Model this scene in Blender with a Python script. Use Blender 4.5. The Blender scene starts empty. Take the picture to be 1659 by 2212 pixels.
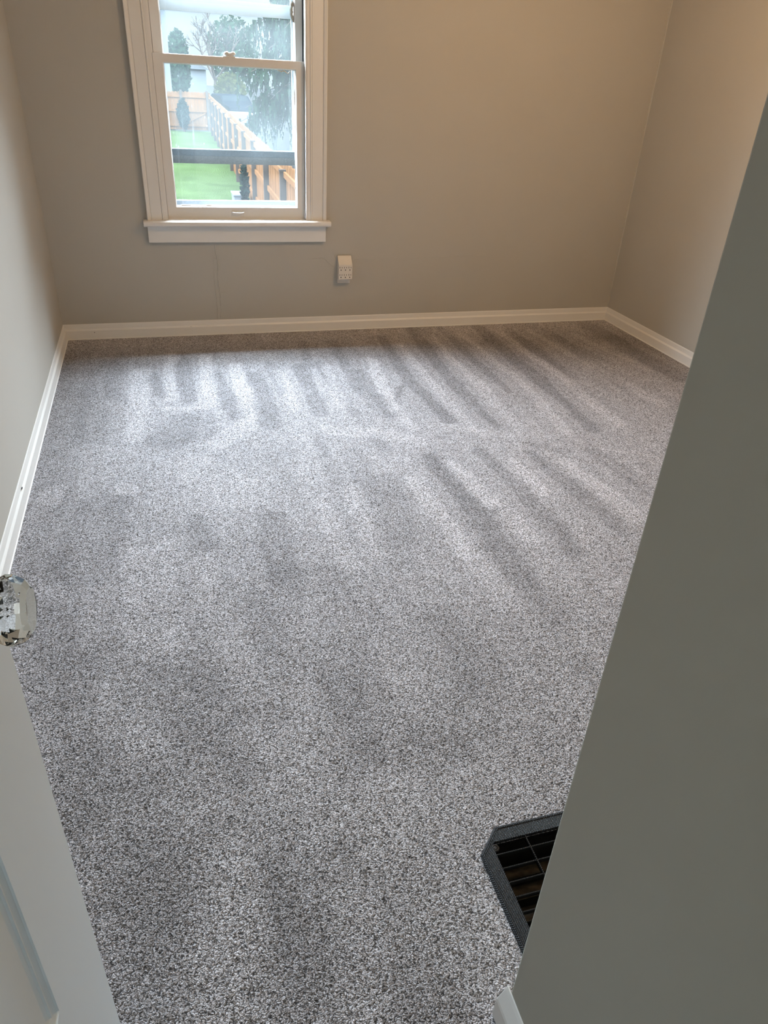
import bpy, bmesh, math, random
import numpy as np
from mathutils import Vector, Matrix
random.seed(7); rng = np.random.default_rng(5)
S = bpy.context.scene
COL = S.collection
R = math.radians

# ------------------------------------------------------------------ camera
cam = bpy.data.cameras.new('camera'); camo = bpy.data.objects.new('camera', cam); COL.objects.link(camo)
cam.sensor_fit = 'VERTICAL'; cam.sensor_height = 24.0; cam.lens = 1550.18 / 2212 * 24.0
cam.clip_start = 0.02; cam.clip_end = 500
camo.location = (0.560, -4.352, 1.40)
camo.rotation_euler = (R(58.515), R(-2.883), R(-16.124))
S.camera = camo

# ------------------------------------------------------------------ light
S.view_settings.view_transform = 'Standard'; S.view_settings.look = 'None'
S.view_settings.exposure = 0.0; S.view_settings.gamma = 1.0
S.view_settings.use_curve_mapping = False
SKY_LOW, SKY_HIGH = 1.0, 186.0
wd = bpy.data.worlds.new('overcast_sky'); S.world = wd; wd.use_nodes = True
nt = wd.node_tree; nt.nodes.clear()
tc = nt.nodes.new('ShaderNodeTexCoord'); sp = nt.nodes.new('ShaderNodeSeparateXYZ')
mr = nt.nodes.new('ShaderNodeMapRange'); mr.interpolation_type = 'SMOOTHSTEP'
mr.inputs['From Min'].default_value = 0.06; mr.inputs['From Max'].default_value = 0.40
mr.inputs['To Min'].default_value = SKY_LOW; mr.inputs['To Max'].default_value = SKY_HIGH
bg = nt.nodes.new('ShaderNodeBackground'); bg.inputs['Color'].default_value = (0.71, 0.84, 1.0, 1)
wo = nt.nodes.new('ShaderNodeOutputWorld')
nt.links.new(tc.outputs['Generated'], sp.inputs[0]); nt.links.new(sp.outputs['Z'], mr.inputs['Value'])
nt.links.new(mr.outputs[0], bg.inputs['Strength']); nt.links.new(bg.outputs[0], wo.inputs['Surface'])
wd.cycles.sampling_method = 'MANUAL'; wd.cycles.sample_map_resolution = 512

def portal(name, loc, rot, sx, sy):
    l = bpy.data.lights.new(name, 'AREA'); l.shape = 'RECTANGLE'; l.size = sx; l.size_y = sy
    l.cycles.is_portal = True
    o = bpy.data.objects.new(name, l); COL.objects.link(o); o.location = loc; o.rotation_euler = rot
portal('daylight_portal', (1.01, 0.20, 1.42), (R(-90), 0, 0), 0.86, 1.6)
LAMP_W = 46.0
ll = bpy.data.lights.new('ceiling_bulb_light', 'POINT'); ll.energy = LAMP_W; ll.color = (1.0, 0.63, 0.31); ll.shadow_soft_size = 0.03
lo = bpy.data.objects.new('ceiling_bulb_light', ll); COL.objects.link(lo); lo.location = (2.30, -1.75, 2.16)
ll = bpy.data.lights.new('hall_fill_light', 'POINT'); ll.energy = 7.0; ll.color = (0.82, 0.95, 1.0); ll.shadow_soft_size = 0.08  # added cool fill, lifts the near wall and door
lo = bpy.data.objects.new('hall_fill_light', ll); COL.objects.link(lo); lo.location = (.50, -5.10, 2.20)
S.cycles.max_bounces = 12; S.cycles.diffuse_bounces = 6; S.cycles.transparent_max_bounces = 16
S.cycles.transmission_bounces = 10; S.cycles.sample_clamp_indirect = 6.0
S.cycles.use_denoising = True

# ------------------------------------------------------------------ helpers
def lin(c):
    return tuple((x / 12.92 if x <= 0.04045 else ((x + 0.055) / 1.055) ** 2.4) for x in c)
def mat(name, col, rough=0.6, spec=0.3, bump=None, metal=0.0, var=None, **kw):
    """col in linear; bump=(scale, strength, distance); var=(scale, amount)"""
    m = bpy.data.materials.new(name); m.use_nodes = True
    t = m.node_tree; b = t.nodes['Principled BSDF']
    b.inputs['Base Color'].default_value = (*col, 1); b.inputs['Roughness'].default_value = rough
    b.inputs['Specular IOR Level'].default_value = spec; b.inputs['Metallic'].default_value = metal
    for k, v_ in kw.items(): b.inputs[k.replace('_', ' ')].default_value = v_
    co = t.nodes.new('ShaderNodeTexCoord')
    if bump:
        n = t.nodes.new('ShaderNodeTexNoise'); n.inputs['Scale'].default_value = bump[0]; n.inputs['Detail'].default_value = 4
        bm_ = t.nodes.new('ShaderNodeBump'); bm_.inputs['Strength'].default_value = bump[1]; bm_.inputs['Distance'].default_value = bump[2]
        t.links.new(co.outputs['Object'], n.inputs['Vector']); t.links.new(n.outputs['Fac'], bm_.inputs['Height'])
        t.links.new(bm_.outputs[0], b.inputs['Normal'])
    if var:
        n = t.nodes.new('ShaderNodeTexNoise'); n.inputs['Scale'].default_value = var[0]; n.inputs['Detail'].default_value = 5
        mx = t.nodes.new('ShaderNodeMapRange'); mx.inputs['From Min'].default_value = .3; mx.inputs['From Max'].default_value = .7
        mx.inputs['To Min'].default_value = 1 - var[1]; mx.inputs['To Max'].default_value = 1 + var[1]
        vm = t.nodes.new('ShaderNodeVectorMath'); vm.operation = 'SCALE'; vm.inputs[0].default_value = col
        t.links.new(co.outputs['Object'], n.inputs['Vector']); t.links.new(n.outputs['Fac'], mx.inputs['Value'])
        t.links.new(mx.outputs[0], vm.inputs['Scale']); t.links.new(vm.outputs[0], b.inputs['Base Color'])
    return m

class MB:
    """collects boxes, prisms, tubes and lathes into one mesh"""
    def __init__(s): s.v = []; s.f = []
    def add(s, vs, fs):
        n = len(s.v); s.v += [tuple(p) for p in vs]; s.f += [tuple(i + n for i in f) for f in fs]; return s
    def box(s, x0, x1, y0, y1, z0, z1, M=None):
        vs = [Vector((x, y, z)) for x in (x0, x1) for y in (y0, y1) for z in (z0, z1)]
        if M is not None: vs = [M @ p for p in vs]
        return s.add(vs, [(0, 1, 3, 2), (4, 6, 7, 5), (0, 4, 5, 1), (2, 3, 7, 6), (0, 2, 6, 4), (1, 5, 7, 3)])
    def prism(s, prof, axis_fn, a, b):
        """closed profile [(u,v)] swept from a to b; axis_fn(u,v,t)->xyz ; a,b may be functions of (u,v)"""
        n = len(prof); fa = a if callable(a) else (lambda u, v: a); fb = b if callable(b) else (lambda u, v: b)
        vs = [axis_fn(u, v, fa(u, v)) for u, v in prof] + [axis_fn(u, v, fb(u, v)) for u, v in prof]
        fs = [(i, (i + 1) % n, n + (i + 1) % n, n + i) for i in range(n)]
        fs += [tuple(range(n))[::-1], tuple(range(n, 2 * n))]
        return s.add(vs, fs)
    def tube(s, pts, r, n=8, cap=True):
        pts = [Vector(p) for p in pts]; rr = r if isinstance(r, (list, tuple)) else [r] * len(pts)
        vs = []; up = Vector((0.0123, 0.02, 1)).normalized()
        for i, p in enumerate(pts):
            d = (pts[min(i + 1, len(pts) - 1)] - pts[max(i - 1, 0)]).normalized()
            a = d.cross(up if abs(d.dot(up)) < .95 else Vector((1, 0.1, 0))).normalized(); b = d.cross(a)
            for k in range(n):
                t = 2 * math.pi * k / n; vs.append(p + (a * math.cos(t) + b * math.sin(t)) * rr[i])
        fs = [(i * n + k, i * n + (k + 1) % n, (i + 1) * n + (k + 1) % n, (i + 1) * n + k) for i in range(len(pts) - 1) for k in range(n)]
        if cap: fs += [tuple(range(n))[::-1], tuple(range((len(pts) - 1) * n, len(pts) * n))]
        return s.add(vs, fs)
    def lathe(s, prof, M=None, n=24, ph=0):
        """prof [(r, h)] about local z"""
        vs = []; 
        for r_, h in prof:
            for k in range(n):
                t = 2 * math.pi * (k + ph) / n; p = Vector((r_ * math.cos(t), r_ * math.sin(t), h)); vs.append(M @ p if M is not None else p)
        fs = [(i * n + k, i * n + (k + 1) % n, (i + 1) * n + (k + 1) % n, (i + 1) * n + k) for i in range(len(prof) - 1) for k in range(n)]
        fs += [tuple(range(n))[::-1], tuple(range((len(prof) - 1) * n, len(prof) * n))]
        return s.add(vs, fs)
    def build(s, name, m, parent=None, bevel=0, smooth=False, tag=None):
        me = bpy.data.meshes.new(name); me.from_pydata(s.v, [], s.f); me.update()
        b = bmesh.new(); b.from_mesh(me); bmesh.ops.recalc_face_normals(b, faces=b.faces); b.to_mesh(me); b.free()
        o = bpy.data.objects.new(name, me); COL.objects.link(o); me.materials.append(m)
        if smooth:
            for p in me.polygons: p.use_smooth = True
        if bevel:
            md = o.modifiers.new('bevel', 'BEVEL'); md.width = bevel; md.segments = 2; md.limit_method = 'ANGLE'; md.angle_limit = R(40)
        if parent: o.parent = parent
        if tag: settag(o, **tag)
        return o
def settag(o, label=None, cat=None, group=None, kind=None):
    if label: o['label'] = label
    if cat: o['category'] = cat
    if group: o['group'] = group
    if kind: o['kind'] = kind
def empty(name, loc=(0, 0, 0), rz=0, **t):
    o = bpy.data.objects.new(name, None); COL.objects.link(o); o.location = loc; o.rotation_euler = (0, 0, rz); o.empty_display_size = .1
    settag(o, **t); return o
ST = dict(kind='structure')

# ------------------------------------------------------------------ materials
WALL = (0.472, 0.448, 0.402)
m_wall = mat('greige_wall_paint', WALL, .75, .2, bump=(95, .22, .0012), var=(2.2, .015))
m_hallwall = mat('greige_wall_paint_light_adjusted', (0.445, 0.435, 0.38), .7, .2, bump=(120, .15, .001), var=(3, .015))  # same paint as the room, colour shifted to make up for light here
m_white = mat('white_trim_paint', (0.78, 0.755, 0.72), .42, .4, bump=(60, .12, .0006))
m_white_in = mat('white_sash_paint', (0.74, 0.72, 0.69), .45, .4, bump=(70, .15, .0006))
m_door = mat('white_door_paint', (0.81, 0.90, 0.96), .4, .4, bump=(150, .05, .0005))
m_ceil = mat('white_ceiling_paint', (0.78, 0.76, 0.72), .8, .1, bump=(80, .2, .001))
m_black = mat('black_plastic', (0.008, 0.008, 0.008), .45, .25)
m_duct = mat('dark_duct_metal', (0.02, 0.017, 0.014), .7, .2, var=(30, .5))
m_metal = mat('aged_nickel', (0.45, 0.43, 0.38), .3, .5, metal=1)
m_brass = mat('aged_brass', (0.42, 0.30, 0.14), .35, .5, metal=1)
m_dark = mat('dark_jamb_track', (0.015, 0.03, 0.05), .5, .3)
m_alu = mat('storm_aluminium', (0.022, 0.028, 0.033), .6, .05)
m_alulight = mat('storm_aluminium_white', (0.085, 0.095, 0.105), .6, .05)
m_aluwhite = mat('storm_sash_white', (0.55, 0.60, 0.63), .6, .1)
m_aludark = mat('storm_rail_grey', (0.035, 0.040, 0.045), .8, .05, var=(260, .45))
m_plug = mat('ivory_plastic', (0.74, 0.68, 0.60), .4, .45)
m_slot = mat('slot_black', (0.01, 0.01, 0.01), .6, .2)

def carpet_material():
    m = bpy.data.materials.new('heathered_grey_carpet'); m.use_nodes = True
    t = m.node_tree; N = t.nodes.new; L = t.links.new; b = t.nodes['Principled BSDF']
    co = N('ShaderNodeTexCoord')
    # twist the coordinates so that the tufts run into short worms
    wn = N('ShaderNodeTexNoise'); wn.inputs['Scale'].default_value = 110; wn.inputs['Detail'].default_value = 2
    L(co.outputs['Object'], wn.inputs['Vector'])
    sub = N('ShaderNodeVectorMath'); sub.operation = 'SUBTRACT'; sub.inputs[1].default_value = (.5, .5, .5); L(wn.outputs['Color'], sub.inputs[0])
    sc = N('ShaderNodeVectorMath'); sc.operation = 'SCALE'; sc.inputs['Scale'].default_value = .013; L(sub.outputs[0], sc.inputs[0])
    ad = N('ShaderNodeVectorMath'); ad.operation = 'ADD'; L(co.outputs['Object'], ad.inputs[0]); L(sc.outputs[0], ad.inputs[1])
    vo = N('ShaderNodeTexVoronoi'); vo.inputs['Scale'].default_value = 300; vo.feature = 'F1'; L(ad.outputs[0], vo.inputs['Vector'])
    fine = N('ShaderNodeTexNoise'); fine.inputs['Scale'].default_value = 700; fine.inputs['Detail'].default_value = 2; L(co.outputs['Object'], fine.inputs['Vector'])
    clump = N('ShaderNodeTexNoise'); clump.inputs['Scale'].default_value = 38; clump.inputs['Detail'].default_value = 3; L(co.outputs['Object'], clump.inputs['Vector'])
    # height of the pile
    h1 = N('ShaderNodeMath'); h1.operation = 'MULTIPLY_ADD'; h1.inputs[1].default_value = -1.25; h1.inputs[2].default_value = 1.0; L(vo.outputs['Distance'], h1.inputs[0])
    h2 = N('ShaderNodeMath'); h2.operation = 'MULTIPLY_ADD'; h2.inputs[1].default_value = .45; L(fine.outputs['Fac'], h2.inputs[0]); L(h1.outputs[0], h2.inputs[2])
    h3 = N('ShaderNodeMath'); h3.operation = 'MULTIPLY_ADD'; h3.inputs[1].default_value = .7; L(clump.outputs['Fac'], h3.inputs[0]); L(h2.outputs[0], h3.inputs[2])
    bu = N('ShaderNodeBump'); bu.inputs['Strength'].default_value = .75; bu.inputs['Distance'].default_value = .0032
    L(h3.outputs[0], bu.inputs['Height']); L(bu.outputs[0], b.inputs['Normal'])
    # yarn colours: taupe, pale and charcoal strands twisted together
    sepc = N('ShaderNodeSeparateColor'); L(vo.outputs['Color'], sepc.inputs[0])
    cr = N('ShaderNodeValToRGB'); e = cr.color_ramp.elements
    e[0].position = 0; e[0].color = (.19, .165, .145, 1); e[1].position = 1; e[1].color = (.80, .76, .79, 1)
    for p_, c_ in ((.25, (.42, .375, .36)), (.6, (.63, .595, .605))):
        k = e.new(p_); k.color = (*c_, 1)
    L(sepc.outputs[0], cr.inputs[0])
    gap_shade = N('ShaderNodeMapRange'); gap_shade.inputs['From Min'].default_value = .30; gap_shade.inputs['From Max'].default_value = .78
    gap_shade.inputs['To Min'].default_value = 1.0; gap_shade.inputs['To Max'].default_value = .13; L(vo.outputs['Distance'], gap_shade.inputs['Value'])  # painted shade: yarn colour darkens in the crevices between tufts
    at = N('ShaderNodeAttribute'); at.attribute_name = 'pile_lay_and_light'
    br = N('ShaderNodeMath'); br.operation = 'MULTIPLY'; L(gap_shade.outputs[0], br.inputs[0])
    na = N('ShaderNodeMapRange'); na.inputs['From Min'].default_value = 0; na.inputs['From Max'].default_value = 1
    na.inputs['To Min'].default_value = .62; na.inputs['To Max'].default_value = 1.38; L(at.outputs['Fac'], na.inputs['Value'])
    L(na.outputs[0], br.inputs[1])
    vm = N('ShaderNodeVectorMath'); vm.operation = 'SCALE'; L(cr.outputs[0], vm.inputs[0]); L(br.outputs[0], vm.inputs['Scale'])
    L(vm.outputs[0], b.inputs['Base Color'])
    b.inputs['Roughness'].default_value = .95; b.inputs['Specular IOR Level'].default_value = .1
    b.inputs['Sheen Weight'].default_value = .06; b.inputs['Sheen Roughness'].default_value = .5; b.inputs['Sheen Tint'].default_value = (.85, .9, 1, 1)
    return m
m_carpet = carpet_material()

def pane_material(name, haze, streak=True):
    m = bpy.data.materials.new(name); m.use_nodes = True
    t = m.node_tree; t.nodes.clear(); N = t.nodes.new; L = t.links.new
    out = N('ShaderNodeOutputMaterial'); tr = N('ShaderNodeBsdfTransparent'); tr.inputs[0].default_value = (.97, .985, .98, 1)
    tl = N('ShaderNodeBsdfTranslucent'); tl.inputs[0].default_value = (.86, .95, .97, 1)
    gl = N('ShaderNodeBsdfGlossy'); gl.inputs['Roughness'].default_value = .02; gl.inputs['Color'].default_value = (1, 1, 1, 1)
    mx = N('ShaderNodeMixShader'); mg = N('ShaderNodeMixShader'); lw = N('ShaderNodeLayerWeight'); lw.inputs['Blend'].default_value = .5
    pw = N('ShaderNodeMath'); pw.operation = 'POWER'; pw.inputs[1].default_value = 5; L(lw.outputs['Facing'], pw.inputs[0])
    fr = N('ShaderNodeMath'); fr.operation = 'MULTIPLY_ADD'; fr.inputs[1].default_value = .96; fr.inputs[2].default_value = .04; L(pw.outputs[0], fr.inputs[0])
    co = N('ShaderNodeTexCoord'); mp = N('ShaderNodeMapping'); mp.inputs['Scale'].default_value = (38, 38, 3.0)
    n = N('ShaderNodeTexNoise'); n.inputs['Scale'].default_value = 1; n.inputs['Detail'].default_value = 4
    n2 = N('ShaderNodeTexNoise'); n2.inputs['Scale'].default_value = 3.2; n2.inputs['Detail'].default_value = 3
    vo = N('ShaderNodeTexVoronoi'); vo.inputs['Scale'].default_value = 34
    L(co.outputs['Object'], mp.inputs[0]); L(mp.outputs[0], n.inputs['Vector']); L(co.outputs['Object'], n2.inputs['Vector'])
    mp2 = N('ShaderNodeMapping'); mp2.inputs['Scale'].default_value = (1, 1, .45); L(co.outputs['Object'], mp2.inputs[0]); L(mp2.outputs[0], vo.inputs['Vector'])
    a = N('ShaderNodeMapRange'); a.inputs['From Min'].default_value = .3; a.inputs['From Max'].default_value = .75
    a.inputs['To Min'].default_value = haze * .55; a.inputs['To Max'].default_value = haze * 1.5; L(n2.outputs['Fac'], a.inputs['Value'])
    s_ = N('ShaderNodeMapRange'); s_.inputs['From Min'].default_value = .62; s_.inputs['From Max'].default_value = .75
    s_.inputs['To Min'].default_value = 0; s_.inputs['To Max'].default_value = haze * 1.6 if streak else 0; L(n.outputs['Fac'], s_.inputs['Value'])
    d_ = N('ShaderNodeMapRange'); d_.inputs['From Min'].default_value = .10; d_.inputs['From Max'].default_value = .05
    d_.inputs['To Min'].default_value = 0; d_.inputs['To Max'].default_value = haze * 4 if streak else 0; L(vo.outputs['Distance'], d_.inputs['Value'])
    p1 = N('ShaderNodeMath'); p1.operation = 'ADD'; L(a.outputs[0], p1.inputs[0]); L(s_.outputs[0], p1.inputs[1])
    p2 = N('ShaderNodeMath'); p2.operation = 'ADD'; p2.use_clamp = True; L(p1.outputs[0], p2.inputs[0]); L(d_.outputs[0], p2.inputs[1])
    L(p2.outputs[0], mx.inputs[0]); L(tr.outputs[0], mx.inputs[1]); L(tl.outputs[0], mx.inputs[2])
    L(fr.outputs[0], mg.inputs[0]); L(mx.outputs[0], mg.inputs[1]); L(gl.outputs[0], mg.inputs[2]); L(mg.outputs[0], out.inputs['Surface'])
    return m
m_pane_clear = pane_material('old_window_glass', .004, False)
m_pane_haze = pane_material('misted_storm_glass', .0045)
# lay of the carpet pile: (x0, y0, half width, x1, y1, half width, lighter/darker)
NAP=[(1.84,-0.12,0.024,1.78,-0.8,0.031,-1.0),(1.78,-0.8,0.031,1.79,-1.47,0.029,-1.0),(2.06,-0.07,0.027,2.0,-1.12,0.032,-1.0),
(2.0,-1.12,0.032,2.0,-1.51,0.018,-1.0),(2.27,-0.09,0.021,2.25,-0.74,0.024,-0.8),(2.25,-0.74,0.024,2.24,-1.11,0.015,-0.8),
(2.52,-0.09,0.035,2.49,-0.99,0.04,-1.0),(2.49,-0.99,0.04,2.46,-1.68,0.025,-1.0),(2.69,-0.15,0.028,2.71,-1.02,0.029,-0.8),
(2.97,-0.29,0.032,2.93,-1.2,0.034,-0.6),(3.32,-0.13,0.067,3.34,-1.12,0.061,-0.8),(2.93,-0.03,0.022,3.06,-0.86,0.022,-0.5),
(1.51,-0.19,0.025,1.49,-0.98,0.031,-0.7),(1.49,-0.98,0.031,1.51,-1.34,0.022,-0.6),(1.23,-0.57,0.038,1.22,-1.24,0.033,-0.9),
(1.32,-0.17,0.019,1.28,-0.6,0.02,-0.6),(0.97,-0.73,0.045,0.97,-1.3,0.046,-0.9),(0.77,-0.7,0.034,0.82,-1.2,0.035,-0.8),
(0.46,-0.59,0.027,0.5,-0.9,0.023,-0.8),(0.61,-0.36,0.03,0.62,-0.98,0.028,-0.8),(0.59,-1.21,0.061,0.52,-1.39,0.087,-0.75),
(0.68,-1.14,0.042,0.64,-1.34,0.06,-0.6),(0.03,-0.28,0.106,0.06,-1.38,0.1,-0.5),(0.23,-0.45,0.07,0.18,-1.4,0.084,-0.5),
(1.34,-0.58,0.025,1.38,-1.27,0.026,-0.7),(1.54,-0.71,0.03,1.55,-1.35,0.028,-0.8),(1.08,-0.5,0.023,1.08,-0.98,0.023,-0.6),
(0.07,-1.55,0.078,0.09,-2.29,0.083,-0.5),(0.27,-1.89,0.074,0.23,-2.3,0.101,-0.6),(0.58,-2.05,0.031,0.61,-2.27,0.043,-0.8),
(0.86,-2.1,0.042,0.82,-2.47,0.052,-0.8),(0.83,-2.48,0.048,0.85,-2.6,0.04,-0.5),(1.59,-1.83,0.039,1.6,-2.23,0.04,-1.0),
(1.6,-2.23,0.04,1.59,-2.64,0.04,-1.0),(1.59,-2.64,0.038,1.6,-2.86,0.028,-0.7),(1.82,-1.77,0.026,1.85,-2.2,0.031,-0.9),
(1.85,-2.2,0.031,1.86,-2.53,0.033,-0.8),(2.04,-1.85,0.03,2.08,-2.21,0.036,-0.9),(2.08,-2.21,0.037,2.1,-2.52,0.034,-0.8),
(2.34,-1.86,0.035,2.38,-2.23,0.038,-0.8),(1.66,-2.27,0.021,1.64,-2.36,0.024,-0.6),(1.88,-2.41,0.026,1.85,-2.5,0.028,-0.8),
(1.33,-1.95,0.056,1.25,-2.4,0.065,-0.6),(1.26,-1.68,0.029,1.25,-2.01,0.036,-0.5),(1.15,-1.53,0.024,1.15,-1.91,0.027,-0.45),
(2.09,-1.74,0.027,2.22,-1.84,0.018,-0.5),(1.4,-1.57,0.023,1.42,-1.69,0.024,-0.6),(0.16,-2.52,0.055,0.22,-2.87,0.064,-0.7),
(0.25,-2.96,0.057,0.28,-3.24,0.06,-0.8),(0.33,-3.08,0.039,0.39,-3.23,0.048,-0.6),(0.44,-2.82,0.032,0.53,-3.1,0.056,-0.8),
(0.53,-2.82,0.022,0.59,-3.06,0.031,-0.7),(0.58,-3.17,0.023,0.63,-3.26,0.026,-0.7),(0.97,-2.52,0.035,1.0,-2.69,0.033,-0.6),
(1.27,-2.78,0.042,1.26,-3.1,0.049,-0.8),(0.9,-2.98,0.04,0.94,-3.23,0.046,-0.8),(1.05,-3.17,0.028,1.11,-3.3,0.031,-0.7),
(1.27,-3.22,0.017,1.34,-3.3,0.017,-0.5),(1.02,-2.76,0.017,0.96,-3.05,0.024,-0.4),(0.37,-3.38,0.054,0.42,-3.53,0.065,-0.9),
(0.42,-3.53,0.073,0.41,-3.63,0.056,-0.6),(0.67,-3.5,0.042,0.7,-3.65,0.066,-0.9),(0.7,-3.65,0.071,0.65,-3.75,0.058,-0.7),
(0.84,-3.71,0.032,0.87,-3.81,0.047,-0.7),(0.76,-3.48,0.016,0.83,-3.41,0.025,-0.5),(0.93,-3.51,0.029,0.91,-3.62,0.032,-0.35),
(0.74,-2.6,0.04,0.76,-2.86,0.043,-0.45),(0.33,-2.68,0.011,0.43,-2.74,0.013,-0.5),(0.4,-0.55,0.051,0.37,-1.34,0.035,0.9),
(0.45,-1.05,0.015,0.7,-1.09,0.011,0.7),(0.57,-0.35,0.025,0.53,-0.95,0.024,0.8),(0.73,-0.38,0.03,0.71,-1.03,0.043,0.9),
(0.89,-0.55,0.032,0.88,-1.23,0.046,0.9),(0.85,-1.33,0.054,0.71,-1.49,0.051,0.6),(1.1,-0.65,0.024,1.11,-1.16,0.028,0.7),
(1.37,-0.62,0.025,1.35,-1.14,0.027,0.8),(1.65,-0.54,0.024,1.58,-1.24,0.028,0.9),(1.58,-1.24,0.027,1.61,-1.51,0.025,0.6),
(1.91,-0.29,0.014,1.88,-1.17,0.024,1.0),(1.88,-1.17,0.024,1.87,-1.56,0.026,0.7),(2.14,-0.23,0.015,2.12,-1.08,0.027,1.0),
(2.12,-1.08,0.03,2.11,-1.55,0.034,0.7),(2.37,-0.16,0.015,2.37,-1.05,0.026,0.9),(2.37,-1.05,0.026,2.31,-1.68,0.027,0.7),
(2.62,-0.05,0.016,2.64,-0.8,0.025,0.9),(2.64,-0.8,0.025,2.62,-1.58,0.031,0.8),(2.83,-0.17,0.015,2.89,-0.68,0.026,0.6),
(2.91,-0.76,0.025,2.99,-1.47,0.032,0.7),(3.12,-0.26,0.016,3.22,-0.96,0.022,0.6),(2.19,-1.76,0.006,2.59,-1.98,0.008,0.5),
(0.1,-1.75,0.025,0.08,-1.85,0.033,0.8),(0.33,-1.77,0.028,0.34,-1.79,0.042,0.8),(0.12,-1.45,0.029,0.26,-1.48,0.019,0.4),
(0.6,-1.69,0.076,0.76,-1.91,0.096,0.4),(1.65,-1.88,0.024,1.69,-2.19,0.031,0.9),(1.92,-1.9,0.016,1.94,-2.17,0.028,0.9),
(2.16,-1.94,0.024,2.2,-2.23,0.033,0.9),(2.2,-2.23,0.034,2.21,-2.44,0.032,0.8),(2.34,-1.92,0.01,2.39,-2.23,0.018,0.8),
(1.44,-1.98,0.027,1.47,-2.47,0.032,0.9),(1.47,-2.47,0.031,1.5,-2.75,0.028,0.6),(1.73,-2.28,0.035,1.73,-2.44,0.033,0.8),
(1.19,-1.96,0.027,1.17,-2.44,0.039,0.6),(1.05,-2.04,0.026,1.06,-2.5,0.037,0.6),(0.43,-2.23,0.067,0.43,-2.7,0.057,0.7),
(0.58,-2.4,0.043,0.58,-2.57,0.04,0.5),(1.2,-1.39,0.037,1.57,-1.65,0.054,0.5),(1.72,-1.53,0.038,2.24,-1.67,0.031,0.4),
(0.29,-2.89,0.028,0.3,-3.02,0.031,0.6),(0.42,-3.1,0.026,0.38,-3.01,0.022,0.5),(0.5,-2.92,0.005,0.59,-3.04,0.005,0.7),
(0.63,-3.13,0.025,0.66,-3.19,0.024,0.7),(1.01,-2.95,0.019,1.13,-3.09,0.018,0.4),(0.64,-2.79,0.029,0.67,-2.93,0.027,0.4),
(0.79,-3.04,0.036,0.73,-3.29,0.058,0.5),(0.96,-3.32,0.038,0.88,-3.4,0.044,0.5),(0.56,-3.47,0.045,0.54,-3.72,0.05,0.8),
(1.1,-3.38,0.021,1.19,-3.34,0.029,0.4),(0.79,-3.58,0.027,0.78,-3.75,0.024,0.5),(1.04,-3.69,0.022,1.03,-3.8,0.021,0.5),
(0.51,-3.33,0.01,0.6,-3.35,0.01,0.4)]
# ------------------------------------------------------------------ room shell
W = 3.502; CEIL = 2.40; WT = 0.012          # wall planes sit 12 mm behind the baseboard faces
NEARY = -3.843; GX = 1.000                  # corner of the near wall
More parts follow.
